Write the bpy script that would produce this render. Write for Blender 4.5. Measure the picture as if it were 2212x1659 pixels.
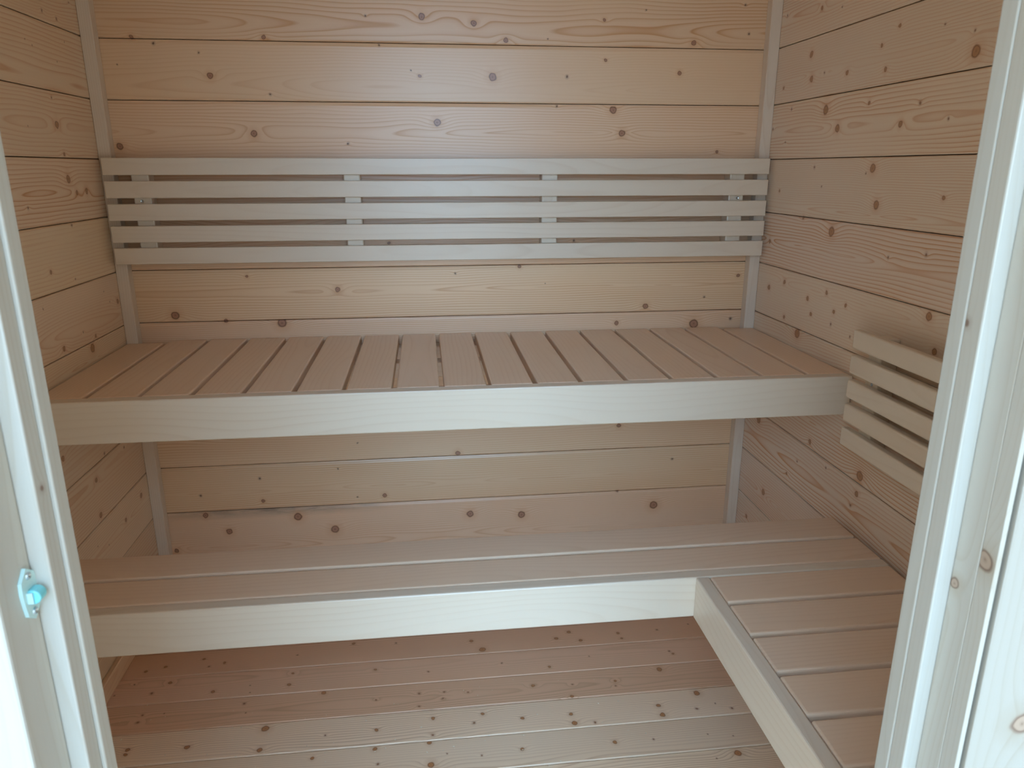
import bpy, bmesh, math, random
from mathutils import Matrix, Vector

# ------------------------------------------------------------------ camera, light, exposure
scene = bpy.context.scene
for o in list(bpy.data.objects):
    bpy.data.objects.remove(o, do_unlink=True)
C = scene.collection

cam_d = bpy.data.cameras.new('camera')
cam_d.sensor_fit = 'HORIZONTAL'
cam_d.sensor_width = 36.0
cam_d.lens = 36.0 * 1593.294 / 2212.0
cam_d.clip_start = 0.02
cam_d.dof.use_dof = True
cam_d.dof.focus_distance = 2.0
cam_d.dof.aperture_fstop = 14.0
cam = bpy.data.objects.new('camera', cam_d)
C.objects.link(cam)
YAW, PITCH, ROLL = 0.1158, -0.2839, -0.0007
fwd = Vector((math.sin(YAW) * math.cos(PITCH), math.cos(YAW) * math.cos(PITCH), math.sin(PITCH)))
rgt = Vector((math.cos(YAW), -math.sin(YAW), 0))
upv = rgt.cross(fwd)
r2 = math.cos(ROLL) * rgt + math.sin(ROLL) * upv
u2 = -math.sin(ROLL) * rgt + math.cos(ROLL) * upv
m = Matrix((r2, u2, -fwd)).transposed().to_4x4()
m.translation = Vector((0.8235, -2.1156, 1.2565))
cam.matrix_world = m
scene.camera = cam

world = bpy.data.worlds.new('overcast_sky')
scene.world = world
world.use_nodes = True
bg = world.node_tree.nodes['Background']
bg.inputs['Color'].default_value = (0.41, 0.69, 1.0, 1)
bg.inputs['Strength'].default_value = 8.5

# sun from behind the cabin: the door front lies in open shade, the added wall opposite is sunlit
sun_d = bpy.data.lights.new('sun', 'SUN')
sun_d.energy = 12.0
sun_d.color = (1.0, 0.90, 0.74)
sun_d.angle = 0.02
sun = bpy.data.objects.new('sun', sun_d)
C.objects.link(sun)
sun.rotation_euler = (math.radians(-50), 0, math.radians(8))

scene.view_settings.view_transform = 'Standard'
scene.view_settings.look = 'None'
scene.view_settings.gamma = 1.0
scene.view_settings.use_curve_mapping = False
scene.view_settings.exposure = 0.0

random.seed(7)

# ------------------------------------------------------------------ room measures (metres)
W = 1.80                 # clear width between side walls
H_LOG = 0.145            # height of one wall log
Z_SEAM = 1.5711          # height of the reference seam
Y_FRONT = -1.5736        # inner face of the front wall
Z_CEIL = Z_SEAM + 3 * H_LOG

# knots: (position along, position across, radius in mm)
K_BACK = [
    (0.109,1.575,4.6), (0.432,1.58,5.3), (0.161,1.56,2.9), (0.268,1.541,2.4), (0.067,1.51,1.8), (0.29,1.486,7.1), (0.436,1.443,2.7),
    (0.385,1.346,7.9), (0.045,1.313,7.8), (0.69,1.634,2.4), (0.834,1.635,7.8), (0.969,1.622,6.7), (1.054,1.583,6.1), (1.166,1.588,1.8),
    (1.319,1.637,3.7), (1.431,1.663,1.9), (0.722,1.565,2.4), (0.824,1.492,4.0), (1.018,1.492,9.3), (1.219,1.495,3.1), (1.325,1.538,4.0),
    (1.534,1.508,5.3), (0.867,1.376,8.7), (1.351,1.412,8.9), (1.378,1.351,8.1), (0.628,1.322,2.5), (1.193,1.42,2.5), (0.801,1.506,1.8),
    (1.707,1.681,2.8), (1.569,1.585,6.3), (1.723,1.611,2.5), (1.656,1.302,3.9), (0.33,0.971,3.8), (0.128,0.866,10.3), (0.575,0.93,6.9),
    (0.261,0.847,5.2), (0.414,0.838,11.8), (1.091,0.986,4.7), (0.906,0.97,2.6), (1.47,0.863,7.6), (1.384,0.814,5.5), (1.167,0.937,1.3),
    (1.751,0.95,4.4), (1.65,0.887,3.1), (1.738,0.819,3.5), (1.623,0.806,12.6), (0.54,0.386,2.1), (0.308,0.366,3.2), (0.133,0.32,3.2),
    (0.312,0.293,4.9), (0.14,0.254,7.0), (0.41,0.235,11.3), (0.518,0.186,11.5), (0.203,0.197,8.5), (0.043,0.142,6.3), (1.405,0.489,5.8),
    (0.902,0.42,7.1), (0.602,0.467,2.1), (0.675,0.291,6.1), (0.593,0.29,2.1), (1.583,0.369,3.2), (1.408,0.266,3.7), (0.937,0.214,10.2),
    (1.1,0.202,10.3), (1.531,0.211,12.0), (1.711,1.172,4.0), (0.723,1.057,3.9), (1.249,1.058,2.7)
]
K_RIGHT = [
    (-0.242,1.631,4.5), (-0.061,1.646,3.1), (-0.213,1.531,7.0), (-0.287,1.48,2.8), (-0.226,1.472,7.0), (-0.39,1.468,5.3), (-0.539,1.457,4.9),
    (-0.515,1.507,3.9), (-0.57,1.536,3.8), (-0.807,1.455,10.6), (-0.712,1.516,2.2), (-0.795,1.491,2.5), (-0.078,1.466,3.8), (-0.336,1.615,2.1),
    (-0.313,1.393,10.1), (-0.375,1.348,8.2), (-0.494,1.394,4.1), (-0.672,1.381,3.6), (-0.617,1.344,5.7), (-0.762,1.346,2.6), (-0.118,1.324,2.5),
    (-0.037,1.362,3.2), (-0.136,1.408,3.1), (-0.54,1.257,9.1), (-0.571,1.181,9.0), (-0.112,1.197,3.8), (-0.334,1.214,2.3), (-0.783,1.203,4.4),
    (-0.288,1.259,3.5), (-0.516,1.247,2.1), (-0.403,1.11,11.2), (-0.083,1.058,5.3), (-0.259,1.134,4.2), (-0.639,1.075,3.0), (-0.758,1.094,3.6),
    (-0.105,0.929,6.6), (-0.194,0.958,5.7), (-0.326,0.934,5.4), (-0.414,0.963,4.6), (-0.503,0.948,4.3), (-0.212,0.864,5.1), (-0.351,0.898,4.7),
    (-0.456,0.924,4.5), (-0.449,0.892,3.4), (-0.795,0.978,8.2), (-0.826,0.914,6.3), (-0.537,0.88,2.7), (-0.293,0.835,11.1), (-0.122,0.535,11.1),
    (-0.419,0.575,6.0), (-0.319,0.444,3.9), (-0.367,0.499,2.5), (-0.507,0.538,2.9), (-0.648,0.577,10.7), (-0.645,0.531,6.5), (-0.628,0.494,3.3),
    (-0.196,0.331,8.3), (-0.102,0.206,5.8)
]
K_LEFT = [
    (-0.213,1.593,3.1), (-0.147,1.588,3.2), (-0.312,1.52,1.5), (-0.285,1.511,1.5), (-0.124,1.542,1.6), (-0.177,1.492,1.6), (-0.067,1.637,2.2),
    (-0.23,1.353,8.4), (-0.235,1.411,2.6), (-0.362,1.343,1.5), (-0.217,1.234,8.7), (-0.13,1.204,6.8), (-0.422,1.178,2.9), (-0.238,1.13,3.3),
    (-0.374,1.038,4.6), (-0.217,1.29,4.3), (-0.184,1.202,5.5), (-0.265,1.007,2.2), (-0.435,0.967,2.0), (-0.046,0.916,6.2), (-0.095,0.924,1.8),
    (-0.122,0.954,1.8), (-0.269,0.88,2.2), (-0.207,0.857,4.0), (-0.375,0.864,5.8), (-0.235,0.832,10.3), (-0.264,0.565,3.5), (-0.33,0.521,5.7),
    (-0.337,0.43,6.9), (-0.086,0.367,6.6), (-0.205,0.351,5.0), (-0.147,0.537,3.1), (-0.466,0.632,6.2), (-0.32,0.339,1.8), (-0.379,0.365,1.7)
]
K_FLOOR = [
    (0.201,-0.347,4.9), (0.11,-0.368,4.9), (0.064,-0.382,4.8), (0.222,-0.38,3.7), (0.259,-0.369,4.9), (0.446,-0.433,4.8), (0.142,-0.435,5.9),
    (0.054,-0.431,2.9), (0.109,-0.471,4.6), (0.259,-0.482,5.8), (0.02,-0.469,2.3), (0.347,-0.468,2.3), (0.444,-0.477,5.9), (0.535,-0.519,6.9),
    (0.352,-0.495,2.3), (0.347,-0.536,4.5), (0.114,-0.549,3.3), (0.163,-0.548,2.2), (0.111,-0.573,4.4), (0.358,-0.569,2.2), (0.415,-0.628,10.8),
    (0.416,-0.695,7.3), (0.12,-0.66,6.3), (0.121,-0.674,5.2), (0.251,-0.667,7.3), (0.537,-0.734,5.1), (0.557,-0.667,3.2), (0.445,-0.358,3.1),
    (0.592,-0.325,5.1), (0.707,-0.336,3.8), (0.915,-0.351,6.4), (0.942,-0.392,10.1), (1.19,-0.342,6.5), (1.15,-0.367,6.5), (1.216,-0.383,6.4),
    (1.332,-0.388,5.2), (1.328,-0.363,5.2), (1.441,-0.36,3.9), (0.658,-0.443,4.8), (0.795,-0.468,3.6), (0.989,-0.456,3.7), (1.112,-0.485,4.9),
    (1.225,-0.454,2.5), (1.452,-0.47,5.0), (1.446,-0.458,3.8), (0.772,-0.549,4.6), (0.835,-0.55,3.5), (0.893,-0.559,3.5), (0.831,-0.574,3.4),
    (0.772,-0.595,4.5), (1.059,-0.553,5.9), (1.158,-0.56,3.5), (1.149,-0.603,5.7), (1.269,-0.56,4.7), (1.267,-0.578,3.5), (1.396,-0.529,8.5),
    (0.667,-0.56,3.4), (0.805,-0.64,5.5), (0.924,-0.639,5.6), (0.901,-0.667,4.4), (1.017,-0.664,5.5), (1.134,-0.665,5.6), (1.137,-0.695,7.7),
    (1.186,-0.699,4.4), (0.674,-0.663,5.4), (0.804,-0.695,4.3), (1.352,-0.66,6.8), (1.352,-0.692,7.8), (0.674,-0.722,6.3), (0.796,-0.717,6.3),
    (1.004,-0.761,5.2), (1.217,-0.765,6.3), (0.912,-0.769,3.1), (0.835,-0.754,2.1), (0.799,-0.783,9.2), (0.683,-0.767,4.1), (1.307,-0.767,3.2),
    (1.46,-0.628,9.2), (1.44,-0.682,4.5), (1.526,-0.69,4.5), (1.492,-0.669,2.3), (1.482,-0.829,9.3), (1.492,-0.777,2.1), (1.437,-0.765,2.1),
    (1.429,-0.838,2.1), (1.539,-0.345,2.7)
]

# ------------------------------------------------------------------ materials
def new_mat(name):
    mt = bpy.data.materials.new(name)
    mt.use_nodes = True
    nt = mt.node_tree
    return mt, nt, nt.nodes['Principled BSDF']


class NB:
    """small helper that wires shader nodes"""
    def __init__(self, nt):
        self.nt = nt

    def put(self, sock, v):
        if isinstance(v, bpy.types.NodeSocket):
            self.nt.links.new(v, sock)
        elif v is not None:
            sock.default_value = v

    def math(self, op, a, b=None, c=None, clamp=False):
        n = self.nt.nodes.new('ShaderNodeMath')
        n.operation = op
        n.use_clamp = clamp
        for i, v in enumerate((a, b, c)):
            self.put(n.inputs[i], v)
        return n.outputs[0]

    def vec(self, op, a, b=None, c=None):
        n = self.nt.nodes.new('ShaderNodeVectorMath')
        n.operation = op
        for i, v in enumerate((a, b, c)):
            self.put(n.inputs[i], v)
        return n.outputs['Value'] if op in ('DOT_PRODUCT', 'LENGTH') else n.outputs[0]

    def noise(self, vec, scale=1.0, detail=2.0, rough=0.5):
        n = self.nt.nodes.new('ShaderNodeTexNoise')
        self.put(n.inputs['Vector'], vec)
        n.inputs['Scale'].default_value = scale
        n.inputs['Detail'].default_value = detail
        n.inputs['Roughness'].default_value = rough
        return n.outputs['Fac']

    def ramp(self, fac, stops, interp='LINEAR'):
        n = self.nt.nodes.new('ShaderNodeValToRGB')
        n.color_ramp.interpolation = interp
        el = n.color_ramp.elements
        while len(el) < len(stops):
            el.new(0.5)
        for e, (p, c) in zip(el, stops):
            e.position = p
            e.color = (c, c, c, 1) if isinstance(c, (int, float)) else tuple(c) + (1,)
        self.put(n.inputs[0], fac)
        return n.outputs[0]

    def mix(self, fac, a, b, mode='MIX'):
        n = self.nt.nodes.new('ShaderNodeMix')
        n.data_type = 'RGBA'
        n.blend_type = mode
        self.put(n.inputs[0], fac)
        for s, v in ((n.inputs[6], a), (n.inputs[7], b)):
            self.put(s, tuple(v) + (1,) if isinstance(v, tuple) and len(v) == 3 else v)
        return n.outputs[2]


def wood(name, light, dark, knots=(), seed=0.0, rings=150.0, d0=0.02, damp=0.05, v0=0.0,
         contrast=0.6, rough=0.33, stain=None, knot_tint=((0.20, 0.085, 0.045), (0.045, 0.018, 0.012)),
         per_object=False, mottle=0.10, side_face=False):
    """plain-sawn timber: growth-ring field bent around knots; local x runs along the board"""
    mt, nt, bsdf = new_mat(name)
    b = NB(nt)
    tc = nt.nodes.new('ShaderNodeTexCoord')
    p = tc.outputs['Object']
    if per_object:
        oi = nt.nodes.new('ShaderNodeObjectInfo')
        rnd = b.math('MULTIPLY', oi.outputs['Random'], 37.0)
        cx = nt.nodes.new('ShaderNodeCombineXYZ')
        b.put(cx.inputs[0], rnd)
        b.put(cx.inputs[1], 0.0)
        b.put(cx.inputs[2], b.math('MULTIPLY', oi.outputs['Random'], 11.0))
        ps = b.vec('ADD', p, cx.outputs[0])
    else:
        ps = b.vec('ADD', p, (seed * 3.17, seed * 0.71, seed * 1.93))
    sep = nt.nodes.new('ShaderNodeSeparateXYZ')
    nt.links.new(p, sep.inputs[0])
    v, w = sep.outputs[1], sep.outputs[2]
    if per_object:
        vshift = b.math('MULTIPLY_ADD', oi.outputs['Random'], 0.10, -0.05 - v0)
        v = b.math('ADD', v, vshift)
    elif v0:
        v = b.math('SUBTRACT', v, v0)
    n1 = b.noise(b.vec('MULTIPLY', ps, (1.15, 2.0, 1.0)), 1.0, 1.5)
    depth = b.math('MULTIPLY_ADD', n1, 2 * damp, d0 - damp)
    depth = b.math('ADD', depth, w)
    wob = b.noise(b.vec('MULTIPLY', ps, (5.0, 26.0, 26.0)), 1.0, 1.0)
    v = b.math('ADD', v, b.math('MULTIPLY_ADD', wob, 0.010, -0.005))
    rho = b.math('SQRT', b.math('ADD', b.math('MULTIPLY', v, v), b.math('MULTIPLY', depth, depth)))
    dmin_big = dmin_small = None
    warp = None
    if knots:
        jit = nt.nodes.new('ShaderNodeTexNoise')
        nt.links.new(ps, jit.inputs['Vector'])
        jit.inputs['Scale'].default_value = 90.0
        jit.inputs['Detail'].default_value = 0.0
        pj = b.vec('ADD', p, b.vec('MULTIPLY_ADD', jit.outputs['Color'], (0.004, 0.004, 0), (-0.002, -0.002, 0)))
        acc = None
        pk = p
        if side_face:                       # knots show on the narrow side of the board
            def swz(s):
                a = nt.nodes.new('ShaderNodeSeparateXYZ')
                c = nt.nodes.new('ShaderNodeCombineXYZ')
                nt.links.new(s, a.inputs[0])
                nt.links.new(a.outputs[0], c.inputs[0])
                nt.links.new(a.outputs[2], c.inputs[1])
                return c.outputs[0]
            pj, pk = swz(pj), swz(p)
        for (ku, kv, kr) in knots:
            r = max(kr, 1.0) / 1000.0
            d2 = b.vec('MULTIPLY_ADD', pj, (1 / r, 1 / r, 0), (-ku / r, -kv / r, 0))
            d2 = b.vec('DOT_PRODUCT', d2, d2)
            if kr > 3.6:
                dmin_big = d2 if dmin_big is None else b.math('MINIMUM', dmin_big, d2)
            else:
                dmin_small = d2 if dmin_small is None else b.math('MINIMUM', dmin_small, d2)
            if kr > 1.9:
                q = b.vec('MULTIPLY_ADD', pk, (0.22 / r, 0.42 / r, 0), (-ku * 0.22 / r, -kv * 0.42 / r, 0))
                q = b.vec('DOT_PRODUCT', q, q)
                q = b.math('POWER', 0.3679, q)
                acc = b.math('MULTIPLY', q, 1.5 * r) if acc is None else b.math('MULTIPLY_ADD', q, 1.5 * r, acc)
        if acc is not None:
            rho = b.math('ADD', rho, acc)
    t = b.math('MULTIPLY', rho, rings)
    slow = b.noise(b.vec('MULTIPLY', ps, (1.6, 9.0, 9.0)), 1.0, 1.0)
    t = b.math('ADD', t, b.math('MULTIPLY', slow, 1.4))
    fr = b.math('FRACT', t)
    late = b.ramp(fr, [(0.0, 0.05), (0.35, 0.0), (0.68, 0.30), (0.90, 1.0), (1.0, 0.05)])
    vis = b.ramp(slow, [(0.30, 0.30), (0.68, 1.0)])
    ringm = b.math('MULTIPLY', b.math('MULTIPLY', late, vis), contrast)
    fib = b.noise(b.vec('MULTIPLY', ps, (9.0, 620.0, 620.0)), 1.0, 1.0)
    fib = b.math('MULTIPLY_ADD', fib, 0.16, -0.08)
    ringm = b.math('ADD', ringm, fib, clamp=True)
    col = b.mix(ringm, light, dark)
    tone = b.noise(b.vec('MULTIPLY', ps, (2.0, 7.0, 7.0)), 1.0, 1.0)
    col = b.mix(b.math('MULTIPLY', b.ramp(tone, [(0.40, 0.0), (0.75, 1.0)]), mottle * 3), col, b.mix(1.0, col, (1.0, 0.90, 0.78), 'MULTIPLY'))
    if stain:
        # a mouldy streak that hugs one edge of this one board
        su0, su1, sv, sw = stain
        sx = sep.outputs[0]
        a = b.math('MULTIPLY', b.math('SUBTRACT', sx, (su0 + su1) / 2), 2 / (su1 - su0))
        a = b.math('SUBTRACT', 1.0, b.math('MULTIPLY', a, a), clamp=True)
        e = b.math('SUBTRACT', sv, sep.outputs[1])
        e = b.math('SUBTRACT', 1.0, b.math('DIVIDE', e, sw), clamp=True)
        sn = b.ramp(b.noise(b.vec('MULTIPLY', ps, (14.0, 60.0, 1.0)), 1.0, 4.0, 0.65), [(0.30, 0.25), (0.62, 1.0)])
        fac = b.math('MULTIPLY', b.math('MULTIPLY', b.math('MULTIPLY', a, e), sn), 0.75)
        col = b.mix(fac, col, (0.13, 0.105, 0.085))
    if dmin_big is not None:
        d = b.math('SQRT', dmin_big)
        halo = b.ramp(b.math('MULTIPLY', d, 0.25), [(0.22, 0.60), (0.36, 0.22), (0.75, 0.0)])
        col = b.mix(halo, col, tuple(x * k for x, k in zip(dark, (0.92, 0.82, 0.7))))
        kin = b.ramp(b.math('MULTIPLY', d, 0.5), [(0.0, tuple(x * 1.4 for x in knot_tint[1])), (0.09, tuple(x * 0.85 for x in knot_tint[0])), (0.20, knot_tint[0]),
                                                (0.36, knot_tint[0]), (0.44, knot_tint[1]), (0.50, knot_tint[1])])
        kf = b.ramp(b.math('MULTIPLY', d, 0.5), [(0.44, 0.92), (0.60, 0.0)])
        col = b.mix(kf, col, kin)
    if dmin_small is not None:
        d = b.math('SQRT', dmin_small)
        kf = b.ramp(b.math('MULTIPLY', d, 0.25), [(0.14, 0.90), (0.28, 0.28), (0.60, 0.0)])
        col = b.mix(kf, col, tuple(x * 1.2 for x in knot_tint[1]))
    nt.links.new(col, bsdf.inputs['Base Color'])
    rr = b.math('MULTIPLY_ADD', ringm, 0.12, rough)
    nt.links.new(rr, bsdf.inputs['Roughness'])
    bsdf.inputs['Specular IOR Level'].default_value = 0.60
    return mt


def plain(name, col, rough=0.5, metal=0.0, noise_amt=0.1, noise_scale=40.0):
    mt, nt, bsdf = new_mat(name)
    b = NB(nt)
    tc = nt.nodes.new('ShaderNodeTexCoord')
    n = b.noise(tc.outputs['Object'], noise_scale, 3.0)
    c = b.mix(n, tuple(x * (1 - noise_amt) for x in col), tuple(min(1, x * (1 + noise_amt)) for x in col))
    nt.links.new(c, bsdf.inputs['Base Color'])
    bsdf.inputs['Roughness'].default_value = rough
    bsdf.inputs['Metallic'].default_value = metal
    return mt


SPRUCE_L, SPRUCE_D = (0.87, 0.585, 0.37), (0.66, 0.32, 0.135)
ASPEN_L, ASPEN_D = (0.81, 0.67, 0.525), (0.68, 0.50, 0.345)
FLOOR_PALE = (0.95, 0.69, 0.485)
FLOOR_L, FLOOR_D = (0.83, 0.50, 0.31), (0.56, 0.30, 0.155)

M_ASPEN = wood('aspen', ASPEN_L, ASPEN_D, per_object=True, rings=95, d0=0.05, damp=0.06, contrast=0.34, rough=0.33, mottle=0.06)
M_ALDER = wood('bench_board', (0.88, 0.645, 0.465), (0.73, 0.47, 0.30), per_object=True, rings=120, d0=0.06, damp=0.05, contrast=0.38, rough=0.36, mottle=0.12)
M_SPRUCE = wood('spruce_trim', SPRUCE_L, SPRUCE_D, per_object=True, rings=180, d0=0.03, damp=0.04, contrast=0.45)
M_TRIM = wood('pale_batten', (0.82, 0.68, 0.55), (0.68, 0.50, 0.36), per_object=True, rings=190, d0=0.03, damp=0.03, contrast=0.45, rough=0.40)
M_BACKING = plain('groove_wood', (0.34, 0.19, 0.10), 0.8)
M_STEEL = plain('zinc_screw', (0.55, 0.62, 0.66), 0.28, 1.0)
M_PLASTIC = plain('pale_turquoise_plastic', (0.50, 0.68, 0.66), 0.30, 0.0, 0.04)
M_PLASTIC2 = plain('turquoise_roller', (0.20, 0.60, 0.64), 0.25, 0.0, 0.04)
M_GROUND = plain('paving', (0.50, 0.42, 0.33), 0.9, 0.0, 0.25, 3.0)
M_BLOCKER = plain('blocker_surface', (0.40, 0.31, 0.22), 0.9)  # for the added light-blocking walls and the cabin roof
M_DUST = plain('wood_dust', (0.85, 0.72, 0.55), 0.8)

# ------------------------------------------------------------------ mesh helpers
AX = {'x': Vector((1, 0, 0)), 'y': Vector((0, 1, 0)), 'z': Vector((0, 0, 1)),
      '-x': Vector((-1, 0, 0)), '-y': Vector((0, -1, 0)), '-z': Vector((0, 0, -1))}
IDENT = ('x', 'y', 'z')
BACKF = ('x', 'z', '-y')       # along x, across z, face towards the room
LEFTF = ('y', 'z', 'x')
RIGHTF = ('-y', 'z', '-x')
ALONGY = ('y', '-x', 'z')      # boards that run front to back, face up
UPFRONT = ('z', '-x', '-y')    # upright boards that face outdoors


def link(o, parent, loc, axes):
    X, Y, Z = (AX[a] for a in axes)
    rot = Matrix((X, Y, Z)).transposed().to_4x4()
    rot.translation = Vector(loc)
    C.objects.link(o)
    if parent is not None:
        o.parent = parent
        rot = Matrix.Translation(parent.location).inverted() @ rot
    o.matrix_basis = rot
    return o


def obj(name, bm, mat, parent=None, loc=(0, 0, 0), axes=IDENT):
    me = bpy.data.meshes.new(name)
    bmesh.ops.recalc_face_normals(bm, faces=bm.faces)
    bm.to_mesh(me)
    bm.free()
    me.materials.append(mat)
    return link(bpy.data.objects.new(name, me), parent, loc, axes)


def board_bm(L, Wd, T, bev=0.002, seg=2, only=None):
    """box from (0,0,-T) to (L,Wd,0): length on x, width on y, face at z=0"""
    bm = bmesh.new()
    bmesh.ops.create_cube(bm, size=1.0)
    for v in bm.verts:
        v.co = Vector(((v.co.x + 0.5) * L, (v.co.y + 0.5) * Wd, (v.co.z - 0.5) * T))
    if bev:
        bmesh.ops.bevel(bm, geom=list(bm.edges), offset=bev, segments=seg, profile=0.5, affect='EDGES')
    return bm


def board(name, parent, loc, axes, L, Wd, T, mat, bev=0.002, seg=2):
    return obj(name, board_bm(L, Wd, T, bev, seg), mat, parent, loc, axes)


def profile_bm(L, pts):
    """extrude a (y, z) outline along x"""
    bm = bmesh.new()
    a = [bm.verts.new((0, y, z)) for y, z in pts]
    c = [bm.verts.new((L, y, z)) for y, z in pts]
    n = len(pts)
    for i in range(n):
        bm.faces.new((a[i], a[(i + 1) % n], c[(i + 1) % n], c[i]))
    bm.faces.new(a[::-1])
    bm.faces.new(c)
    return bm


def empty(name, loc):
    o = bpy.data.objects.new(name, None)
    C.objects.link(o)
    o.location = loc
    o.empty_display_size = 0.05
    return o


def tag(o, label, cat, group=None):
    o['label'] = label
    o['category'] = cat
    if group:
        o['group'] = group
    return o


def structure(o, label=None):
    o['kind'] = 'structure'
    if label:
        o['label'] = label
    return o


def screw(parent, loc, axes, r=0.0042):
    """countersunk screw head with a cross recess"""
    bm = bmesh.new()
    bmesh.ops.create_cone(bm, cap_ends=True, segments=14, radius1=r, radius2=r * 0.8, depth=0.0012)
    top = [f for f in bm.faces if f.normal.z > 0.9]
    res = bmesh.ops.inset_region(bm, faces=top, thickness=r * 0.45)
    for f in top:
        for v in f.verts:
            v.co.z -= 0.0009
    return obj('screw', bm, M_STEEL, parent, loc, axes)


# ------------------------------------------------------------------ room shell: log walls
G = 0.0010
BACK_PROF = lambda h: [(G, -0.026), (G, -0.003), (0.004, 0), (h - 0.010, 0), (h - G, -0.0032), (h - G, -0.026)]
SIDE_PROF = lambda h: [(G, -0.026), (G, -0.002), (0.0032, 0), (h - 0.0032, 0), (h - G, -0.002), (h - G, -0.026)]


def shade_of(base, rnd, amt=0.05):
    k = 1 + rnd.uniform(-amt, amt)
    return (base[0] * k, base[1] * k * (1 + rnd.uniform(-.015, .015)), base[2] * k * (1 + rnd.uniform(-.03, .03)))


def log_wall(name, label, axes, length, start, knots, prof, seed0, along, opts, base):
    """start: world point of the wall's lower corner where local x begins"""
    bm = board_bm(length + 0.10, Z_CEIL + 0.06, 0.03, 0)
    off = AX[axes[2]] * -0.022
    wall = obj(name, bm, M_BACKING, None, Vector(start) + off - AX[axes[0]] * 0.05 - Vector((0, 0, 0.03)), axes)
    structure(wall, label)
    for j in range(-3, 11):
        z1 = Z_SEAM - j * H_LOG
        z0 = max(z1 - H_LOG, 0.0)
        kn = [(along(u), z - z0, r) for (u, z, r) in knots if z0 - 0.004 <= z < z1 + 0.004]
        rnd = random.Random(seed0 * 100 + j)
        o = dict(rings=rnd.choice([110, 140, 170, 200]), d0=rnd.uniform(-0.01, 0.04), damp=rnd.uniform(0.03, 0.08),
                 v0=rnd.uniform(0.02, 0.12), contrast=rnd.uniform(0.58, 0.92))
        o.update(opts.get(j, {}))
        mat = wood('spruce_log', shade_of(base, rnd), SPRUCE_D, kn, seed=seed0 * 13 + j * 1.7 + 5, **o)
        lg = obj('log', profile_bm(length, prof(z1 - z0)), mat, None, (start[0], start[1], z0), axes)
        lg.parent = wall
        lg.matrix_parent_inverse = Matrix.LocRotScale(wall.matrix_basis.to_translation(), wall.matrix_basis.to_quaternion(), None).inverted()
    return wall


KT_BACK = ((0.42, 0.20, 0.12), (0.13, 0.046, 0.024))
KT_SIDE = ((0.48, 0.235, 0.10), (0.25, 0.10, 0.042))
KT_FLOOR = ((0.52, 0.21, 0.075), (0.25, 0.085, 0.030))
back_opts = {j: dict(knot_tint=KT_BACK) for j in range(-3, 11)}
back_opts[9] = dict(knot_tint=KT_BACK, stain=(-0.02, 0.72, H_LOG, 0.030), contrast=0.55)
back_opts[0] = dict(knot_tint=KT_BACK, contrast=0.35, damp=0.07, d0=0.03)
back_opts[-1] = dict(knot_tint=KT_BACK, contrast=1.0, damp=0.06, d0=0.01, rings=120)
back_opts[1] = dict(knot_tint=KT_BACK, contrast=0.75, damp=0.06, d0=0.01, v0=0.07)
back_opts[4] = dict(knot_tint=KT_BACK, contrast=0.85, damp=0.05, d0=0.0, v0=0.08, rings=150)
back_opts[8] = dict(knot_tint=KT_BACK, contrast=0.95, damp=0.05, d0=0.0, v0=0.06, rings=150)
right_opts = {j: dict(knot_tint=KT_SIDE) for j in range(-3, 11)}
for j in (1, 3, 6, 7):
    right_opts[j] = dict(knot_tint=KT_SIDE, contrast=1.15, rings=120, damp=0.08, d0=0.0, v0=0.07)
left_opts = {j: dict(knot_tint=KT_SIDE) for j in range(-3, 11)}
for j in (1, 2):
    left_opts[j] = dict(knot_tint=KT_SIDE, contrast=1.0, rings=120, damp=0.07, d0=0.0, v0=0.07)

DEPTH = -Y_FRONT
log_wall('wall_back', 'back wall of knotty horizontal spruce logs behind the benches', BACKF, W, (0, 0, 0), K_BACK, BACK_PROF, 1, lambda u: u, back_opts, SPRUCE_L)
log_wall('wall_left', 'left side wall of pale horizontal spruce logs', LEFTF, DEPTH, (0, Y_FRONT, 0), K_LEFT, SIDE_PROF, 2, lambda y: y - Y_FRONT, left_opts, (0.85, 0.64, 0.455))
log_wall('wall_right', 'right side wall of horizontal spruce logs behind the small backrest', RIGHTF, DEPTH, (W, 0, 0), K_RIGHT, SIDE_PROF, 3, lambda y: -y, right_opts, (0.84, 0.665, 0.525))

# floor boards
FL_P = 0.1005
FL_S1 = -0.4093
fl = obj('floor', board_bm(W + 0.06, 1.70, 0.03, 0), M_BACKING, None, (-0.03, Y_FRONT - 0.07, -0.010), IDENT)
structure(fl, 'floor of reddish knotty boards running across the sauna')
FLP = lambda h: [(G * .8, -0.022), (G * .8, -0.0022), (0.0032, 0), (h - 0.0032, 0), (h - G * .8, -0.0022), (h - G * .8, -0.022)]
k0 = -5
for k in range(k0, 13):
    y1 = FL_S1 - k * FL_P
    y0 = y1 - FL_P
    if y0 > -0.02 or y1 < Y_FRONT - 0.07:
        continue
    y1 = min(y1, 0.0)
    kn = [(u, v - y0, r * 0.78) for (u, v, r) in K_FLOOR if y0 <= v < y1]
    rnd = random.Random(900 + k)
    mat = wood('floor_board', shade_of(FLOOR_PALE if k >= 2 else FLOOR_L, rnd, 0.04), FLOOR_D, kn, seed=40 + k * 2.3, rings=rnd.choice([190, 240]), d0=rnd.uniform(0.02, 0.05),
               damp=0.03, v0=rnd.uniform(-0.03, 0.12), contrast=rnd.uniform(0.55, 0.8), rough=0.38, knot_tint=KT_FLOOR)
    pb = obj('floorboard', profile_bm(W, FLP(y1 - y0)), mat, fl, (0, y0, 0.0), IDENT)

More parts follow.
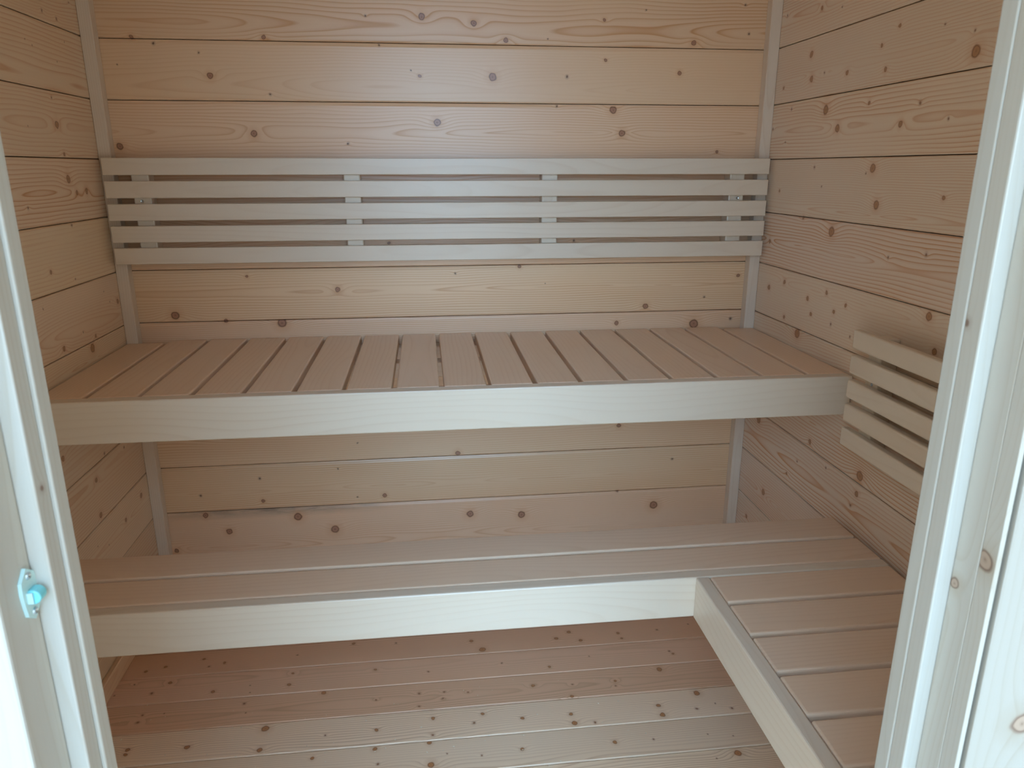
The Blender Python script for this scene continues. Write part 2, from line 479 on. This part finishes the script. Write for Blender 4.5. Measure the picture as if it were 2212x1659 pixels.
# ceiling and front wall (behind and above the camera's view, they shut the room)
ce = empty('ceiling', (W / 2, Y_FRONT / 2, Z_CEIL))
structure(ce, 'boarded ceiling of the sauna')
for k in range(16):
    board('ceiling_board', ce, (0, -0.1 * (k + 1) + 0.02, Z_CEIL), ('x', '-y', '-z'), W, 0.098, 0.02, M_SPRUCE, 0.002, 1)
board('ceiling_deck', ce, (-0.06, Y_FRONT - 0.09, Z_CEIL + 0.05), IDENT, W + 0.12, 1.78, 0.03, M_SPRUCE, 0)

# door opening measures
XC_L, XB_L, XA_L = 0.5429, 0.5399, 0.5255
XC_R, XB_R, XA_R = 1.2558, 1.2562, 1.2709
Y3, Y2, Y1, YO = -1.5556, -1.5736, -1.5930, -1.6360
Z_HEAD = 1.86
fw = empty('wall_front', (W / 2, Y_FRONT, 0))
structure(fw, 'front wall of horizontal logs with the door opening')
for j in range(-3, 11):
    z1 = Z_SEAM - j * H_LOG
    z0 = max(z1 - H_LOG, 0.0)
    hh = z1 - z0 - 0.002
    if z0 > Z_HEAD:
        board('log', fw, (-0.05, YO + 0.0125, z0), BACKF, W + 0.10, hh, 0.048, M_SPRUCE, 0.002, 1)
    else:
        if z1 > Z_HEAD:
            board('log', fw, (XA_L - 0.04, YO + 0.0125, Z_HEAD + 0.04), BACKF, XA_R - XA_L + 0.08, z1 - Z_HEAD - 0.042, 0.048, M_SPRUCE, 0.002, 1)
        board('log', fw, (-0.05, YO + 0.0125, z0), BACKF, XA_L + 0.009, hh, 0.048, M_SPRUCE, 0.002, 1)
        board('log', fw, (XA_R + 0.04, YO + 0.0125, z0), BACKF, W + 0.05 - XA_R - 0.04, hh, 0.048, M_SPRUCE, 0.002, 1)

# corner trims
tr = obj('trim_1', board_bm(Z_CEIL - 0.002, 0.031, 0.031, 0.0015, 1), M_TRIM, None, (0.0312, -0.0312, 0.001), UPFRONT)
structure(tr, 'square corner batten in the left back corner')
tr = obj('trim_2', board_bm(Z_CEIL - 0.002, 0.031, 0.031, 0.0015, 1), M_TRIM, None, (W - 0.0002, -0.0312, 0.001), UPFRONT)
structure(tr, 'square corner batten in the right back corner')
bb = obj('baseboard_left', board_bm(DEPTH - 0.034, 0.05, 0.014, 0.002, 1), M_SPRUCE, None, (0.0142, Y_FRONT + 0.001, 0.0005), LEFTF)
structure(bb, 'low skirting strip along the left wall')

# door frame
df = empty('door_1', ((XA_L + XA_R) / 2, YO, 0))
structure(df, 'pale pine door frame of the sauna entrance, seen from outside')
def pine(seed, knots=(), tone=1.0, **k):
    o = dict(rings=190, d0=0.03, damp=0.05, contrast=0.42, rough=0.45, v0=0.02, knot_tint=((0.42, 0.30, 0.22), (0.17, 0.10, 0.07)))
    o.update(k)
    return wood('frame_pine', (0.51 * tone, 0.475 * tone, 0.415 * tone), (0.41 * tone, 0.335 * tone, 0.245 * tone), knots, seed=seed, **o)
# (local x runs up, local y runs to -x, face looks outdoors)
jl = board('jamb', df, (XA_L, YO, 0), UPFRONT, Z_HEAD + 0.038, 0.04, YO * -1 - 1.5745, pine(1), 0.002, 2)
sl = board('stop', df, (XB_L, Y1, 0), UPFRONT, Z_HEAD, XB_L - XA_L + 0.0, 0.0192, pine(2, [(1.0321, -0.0093, 2.6)], side_face=True), 0.0015, 2)
cl = board('inner_casing', df, (XC_L, Y2, 0), UPFRONT, Z_HEAD + 0.06, 0.07, 0.018, pine(3), 0.0015, 2)
jr = board('jamb', df, (XA_R + 0.0045, YO, 0), UPFRONT, Z_HEAD, 0.0045, 0.0172, pine(4, [(0.9477, -0.0120, 8.5), (0.40, -0.008, 3.0)], side_face=True), 0.0008, 2)
jr2 = board('jamb', df, (XA_R + 0.04, YO + 0.0176, 0), UPFRONT, Z_HEAD + 0.038, 0.04, YO * -1 - 1.5745 - 0.0176, pine(14, [(0.9107, -0.0215, 5.0), (0.52, -0.02, 3.0)], side_face=True), 0.0008, 2)
sr = board('stop', df, (XA_R, Y1, 0), UPFRONT, Z_HEAD, XA_R - XB_R, 0.0192, pine(5, [(1.1373, -0.017, 3.2)], side_face=True), 0.0015, 2)
cr = board('inner_casing', df, (XC_R + 0.07, Y2, 0), UPFRONT, Z_HEAD + 0.06, 0.07, 0.018, pine(6), 0.0015, 2)
for side, x in ((-1, XA_L - 0.041), (1, XA_R + 0.0078 + 0.115)):
    board('outer_casing', df, (x, YO - 0.002, 0), UPFRONT, Z_HEAD, 0.115, 0.0135,
          pine(7 + side, [(0.7935, 0.0690, 10.0), (1.25, 0.03, 7.0)], rings=130, damp=0.06, d0=0.0, v0=0.06, tone=0.82), 0.0008, 2)
board('head_jamb', df, (XA_L - 0.04, YO, Z_HEAD), BACKF, XA_R - XA_L + 0.08, 0.038, 0.06, pine(10), 0.002, 2)
board('head_casing', df, (XA_L - 0.156, YO - 0.002, Z_HEAD + 0.040), BACKF, XA_R - XA_L + 0.28, 0.115, 0.0135, pine(11), 0.001, 2)
board('threshold', df, (XA_L, YO, -0.02), BACKF, XA_R - XA_L, 0.045, 0.065, pine(12), 0.003, 2)

gr = bmesh.new()
bmesh.ops.create_grid(gr, x_segments=8, y_segments=8, size=12.0)
go = obj('ground', gr, M_GROUND, None, (W / 2, -13.6, -0.12), IDENT)
structure(go, 'plain paving outside the sauna door')
# unseen walls added to shape the door light: low opposite, tall on both sides
BLOCK_Y, BLOCK_L, BLOCK_R = -8.5, -2.8, 3.0
yw = obj('wall_skyblock_opposite', board_bm(BLOCK_R - BLOCK_L + 4.0, 1.0, 0.2, 0), M_BLOCKER, None, (BLOCK_L - 2.0, BLOCK_Y, -0.12), ('x', 'z', '-y'))
yw.location.y -= 0.2
structure(yw, 'added low wall opposite the door, cuts low sky and returns warm sunlight')
for nm, x, ax in (('wall_skyblock_left', BLOCK_L, LEFTF), ('wall_skyblock_right', BLOCK_R, RIGHTF)):
    wo = obj(nm, board_bm(-BLOCK_Y + 0.5, 4.0, 0.15, 0), M_BLOCKER, None, (x, BLOCK_Y if ax is LEFTF else 0.5, -0.12), ax)
    structure(wo, 'added side wall that narrows the skylight reaching the door')
for nm, d, ax in (('roof_with_shade_eave', 0, IDENT),):
    ro = obj(nm, board_bm(W + 0.8, -Y_FRONT + 1.15, 0.08, 0), M_BLOCKER, None, (-0.40, Y_FRONT - 0.95, Z_CEIL + 0.14), IDENT)  # front overhang sized to shade the door frame from high sky
    structure(ro, 'flat roof of the sauna cabin with an eave added to cut skylight')

# ------------------------------------------------------------------ upper bench
ZB, YB1, YF, FH = 0.7966, -0.5497, -0.5787, 0.0935
ub = empty('upper_bench', (W / 2, YF / 2, ZB - FH))
tag(ub, 'high slatted bench along the back wall, its boards running front to back', 'bench')
EDGES = [0.004, 0.1045, 0.2125, 0.3205, 0.4265, 0.5325, 0.6385, 0.7455, 0.850, 0.9545, 1.0585, 1.1625, 1.267, 1.3725, 1.4795, 1.588, 1.6985, 1.796]
for i in range(17):
    x0, x1 = EDGES[i], EDGES[i + 1]
    a = x0 + (0.0052 if i else 0)
    c = x1 - (0.0052 if i < 16 else 0)
    yb = -0.033 if i in (0, 16) else -0.006
    board('slat', ub, (c, YB1 + 0.0012, ZB), ALONGY, yb - YB1 - 0.0012, c - a, 0.026, M_ALDER, 0.003, 2)
board('fascia', ub, (0.004, YF, ZB - FH), BACKF, W - 0.008, FH, YB1 - YF, M_ASPEN, 0.003, 2)
for y in (-0.055, -0.235, -0.50):
    board('rail', ub, (0.034, y, ZB - 0.0262), IDENT, W - 0.068, 0.045, 0.04, M_ALDER, 0.002, 1)
for x, s in ((0.001, 1), (W - 0.001, -1)):
    board('wall_cleat', ub, (min(x, x + s * 0.028), YB1 + 0.002, ZB - 0.0665), ('x', 'y', 'z'), 0.028, 0.50, 0.022, M_ALDER, 0.002, 1)

# ------------------------------------------------------------------ lower bench along the back and its side return
ZL, LR, XR, XR2, LH = 0.4439, 1.786, 1.3579, 1.3859, 0.0930
lb = empty('lower_bench', (W / 2, -0.70, ZL - LH))
tag(lb, 'low bench of long boards below the front edge of the high bench', 'bench')
board('slat', lb, (0.012, -0.6825, ZL), IDENT, LR - 0.012, 0.0965, 0.028, M_ALDER, 0.0045, 3)
board('slat', lb, (0.012, -0.7855, ZL), IDENT, LR - 0.012, 0.0945, 0.028, M_ALDER, 0.0045, 3)
board('fascia', lb, (0.012, -0.8145, ZL - LH), BACKF, LR - 0.012, LH, 0.0275, M_ASPEN, 0.003, 2)
for y in (-0.625, -0.765):
    board('rail', lb, (0.03, y, ZL - 0.0285), ('x', 'y', 'z'), LR - 0.05, 0.04, 0.04, M_ALDER, 0.002, 1)
for x in (0.001, W - 0.029):
    board('wall_cleat', lb, (x, -0.785, ZL - 0.069), ('x', 'y', 'z'), 0.028, 0.20, 0.024, M_ALDER, 0.002, 1)

sb = empty('side_bench', (1.58, -1.18, ZL - LH))
tag(sb, 'short low bench returning along the right wall towards the door', 'bench')
fr = [-0.9084, -1.0125, -1.1177, -1.2217, -1.3257, -1.4297, -1.5337]
prev = -0.8155
for i, yf in enumerate(fr):
    back = prev if i == 0 else prev - 0.0105
    board('slat', sb, (XR2 + 0.0015, yf, ZL), IDENT, LR - XR2 - 0.0015, back - yf, 0.028, M_ALDER, 0.0045, 3)
    prev = yf
YE = -1.548
board('fascia', sb, (XR, -0.8150, ZL - LH), ('-y', 'z', '-x'), -YE - 0.8150, LH, XR2 - XR, M_ASPEN, 0.003, 2)
for x in (XR2 + 0.002, 1.735):
    board('rail', sb, (x + 0.04, YE, ZL - 0.0285), ALONGY, -YE - 0.83, 0.04, 0.04, M_ALDER, 0.002, 1)
board('leg', sb, (XR2 + 0.042, YE + 0.006, 0.0005), ('z', '-x', '-y'), ZL - 0.07, 0.04, 0.04, M_ALDER, 0.002, 1)
board('leg', sb, (1.775, YE + 0.006, 0.0005), ('z', '-x', '-y'), ZL - 0.07, 0.04, 0.04, M_ALDER, 0.002, 1)

# ------------------------------------------------------------------ backrests
br = empty('backrest', (W / 2, -0.03, 1.0155))
tag(br, 'long five-slat backrest on the back wall above the high bench', 'backrest')
TOPS = [1.2841, 1.2267, 1.1697, 1.1138, 1.0572]
for zt in TOPS:
    board('slat', br, (0.0145, -0.060, zt - 0.0425), BACKF, 1.7905 - 0.0145, 0.0425, 0.0155, M_ASPEN, 0.002, 2)
for x0, sc in ((0.077, True), (0.6139, False), (1.1471, False), (1.6834, True)):
    bt = board('batten', br, (x0 + 0.0437, -0.0443, 1.020), UPFRONT, 0.262, 0.0437, 0.0435, M_ASPEN, 0.003, 2)
    if sc:
        bt_s = screw(None, (x0 + 0.020 if x0 < 1 else x0 + 0.026, -0.0449, 1.1763), BACKF)
        bt_s.parent = bt
        bt_s.matrix_parent_inverse = (Matrix.Translation(br.location) @ bt.matrix_basis).inverted()

sbr = empty('backrest', (1.77, -1.05, 0.6595))
tag(sbr, 'short five-slat backrest on the right wall above the side bench', 'backrest')
TOPS2 = [0.9215, 0.8657, 0.8100, 0.7550, 0.6985]
YB_A, YB_B = -0.642, -1.47
for zt in TOPS2:
    board('slat', sbr, (1.742, YB_A, zt - 0.0415), RIGHTF, YB_A - YB_B, 0.0415, 0.018, M_ASPEN, 0.004, 3)
for y0 in (-0.679, -1.03, -1.39):
    bt = board('batten', sbr, (1.7602, y0 - 0.0437, 0.664), ('z', 'y', '-x'), 0.252, 0.0437, 0.0392, M_ASPEN, 0.003, 2)
    if y0 > -0.7:
        s = screw(None, (1.7596, -0.7045, 0.8140), RIGHTF, 0.0036)
        s.parent = bt
        s.matrix_parent_inverse = (Matrix.Translation(sbr.location) @ bt.matrix_basis).inverted()

# ------------------------------------------------------------------ roller catch on the door jamb
rc = empty('roller_catch', (XA_L, -1.602, 0.938))
tag(rc, 'small turquoise plastic roller catch screwed to the left door jamb', 'door catch')
bm = bmesh.new()      # plate: lozenge-ended outline, on the jamb face (local x up, y out of the door, z into the opening)
out = [(-0.021, 0.0), (-0.013, -0.0095), (-0.004, -0.0105), (0.006, -0.0095), (0.014, -0.0085), (0.021, 0.001),
       (0.013, 0.0095), (0.004, 0.0105), (-0.006, 0.0095), (-0.015, 0.008)]
lo = [bm.verts.new((x, y, 0)) for x, y in out]
hi = [bm.verts.new((x, y, 0.0028)) for x, y in out]
bm.faces.new(lo[::-1]); bm.faces.new(hi)
for i in range(len(out)):
    bm.faces.new((lo[i], lo[(i + 1) % len(out)], hi[(i + 1) % len(out)], hi[i]))
CZ = 0.958
obj('plate', bm, M_PLASTIC, rc, (XA_L + 0.0002, -1.602, CZ), ('y', 'z', 'x')).rotation_euler.rotate_axis('Z', math.pi / 2)
bm = bmesh.new()
bmesh.ops.create_cone(bm, cap_ends=True, segments=24, radius1=0.0058, radius2=0.0058, depth=0.0100)
bmesh.ops.bevel(bm, geom=[e for e in bm.edges if len(e.link_faces) == 2 and any(len(f.verts) > 4 for f in e.link_faces)], offset=0.0012, segments=2, profile=0.5, affect='EDGES')
obj('roller', bm, M_PLASTIC2, rc, (XA_L + 0.0058, -1.602, CZ - 0.001), ('x', 'z', '-y'))
for dy in (-0.0066, 0.0053):
    obj('bracket', board_bm(0.009, 0.0042, 0.0013, 0.0005, 2), M_PLASTIC, rc, (XA_L + 0.0028, -1.602 + dy + 0.0013, CZ - 0.0055), ('z', 'x', 'y'))
for dz in (-0.0145, 0.0145):
    screw(rc, (XA_L + 0.0034, -1.602, CZ + dz), ('y', 'z', 'x'), 0.0032)

# ------------------------------------------------------------------ sawdust on the floor
bm = bmesh.new()
rnd = random.Random(3)
for i in range(170):
    x, y = rnd.uniform(0.03, 1.30), -0.50 - 0.45 * rnd.random() ** 0.8
    s = rnd.uniform(0.0006, 0.0016)
    a = rnd.uniform(0, math.pi)
    ca, sa = math.cos(a), math.sin(a)
    L2 = s * rnd.uniform(1.0, 2.6)
    q = [(L2, 0, 0.0002), (0, s, 0.0002), (-L2, 0, 0.0002), (0, -s, 0.0002), (0, 0, 0.0002 + s * 0.8)]
    vs = [bm.verts.new((x + ca * px - sa * py, y + sa * px + ca * py, pz)) for px, py, pz in q]
    bm.faces.new((vs[3], vs[2], vs[1], vs[0]))
    for k in range(4):
        bm.faces.new((vs[k], vs[(k + 1) % 4], vs[4]))
du = obj('sawdust', bm, M_DUST, None, (0, 0, 0), IDENT)
du['kind'] = 'stuff'
tag(du, 'fine pale wood shavings scattered over the front floor boards', 'sawdust')
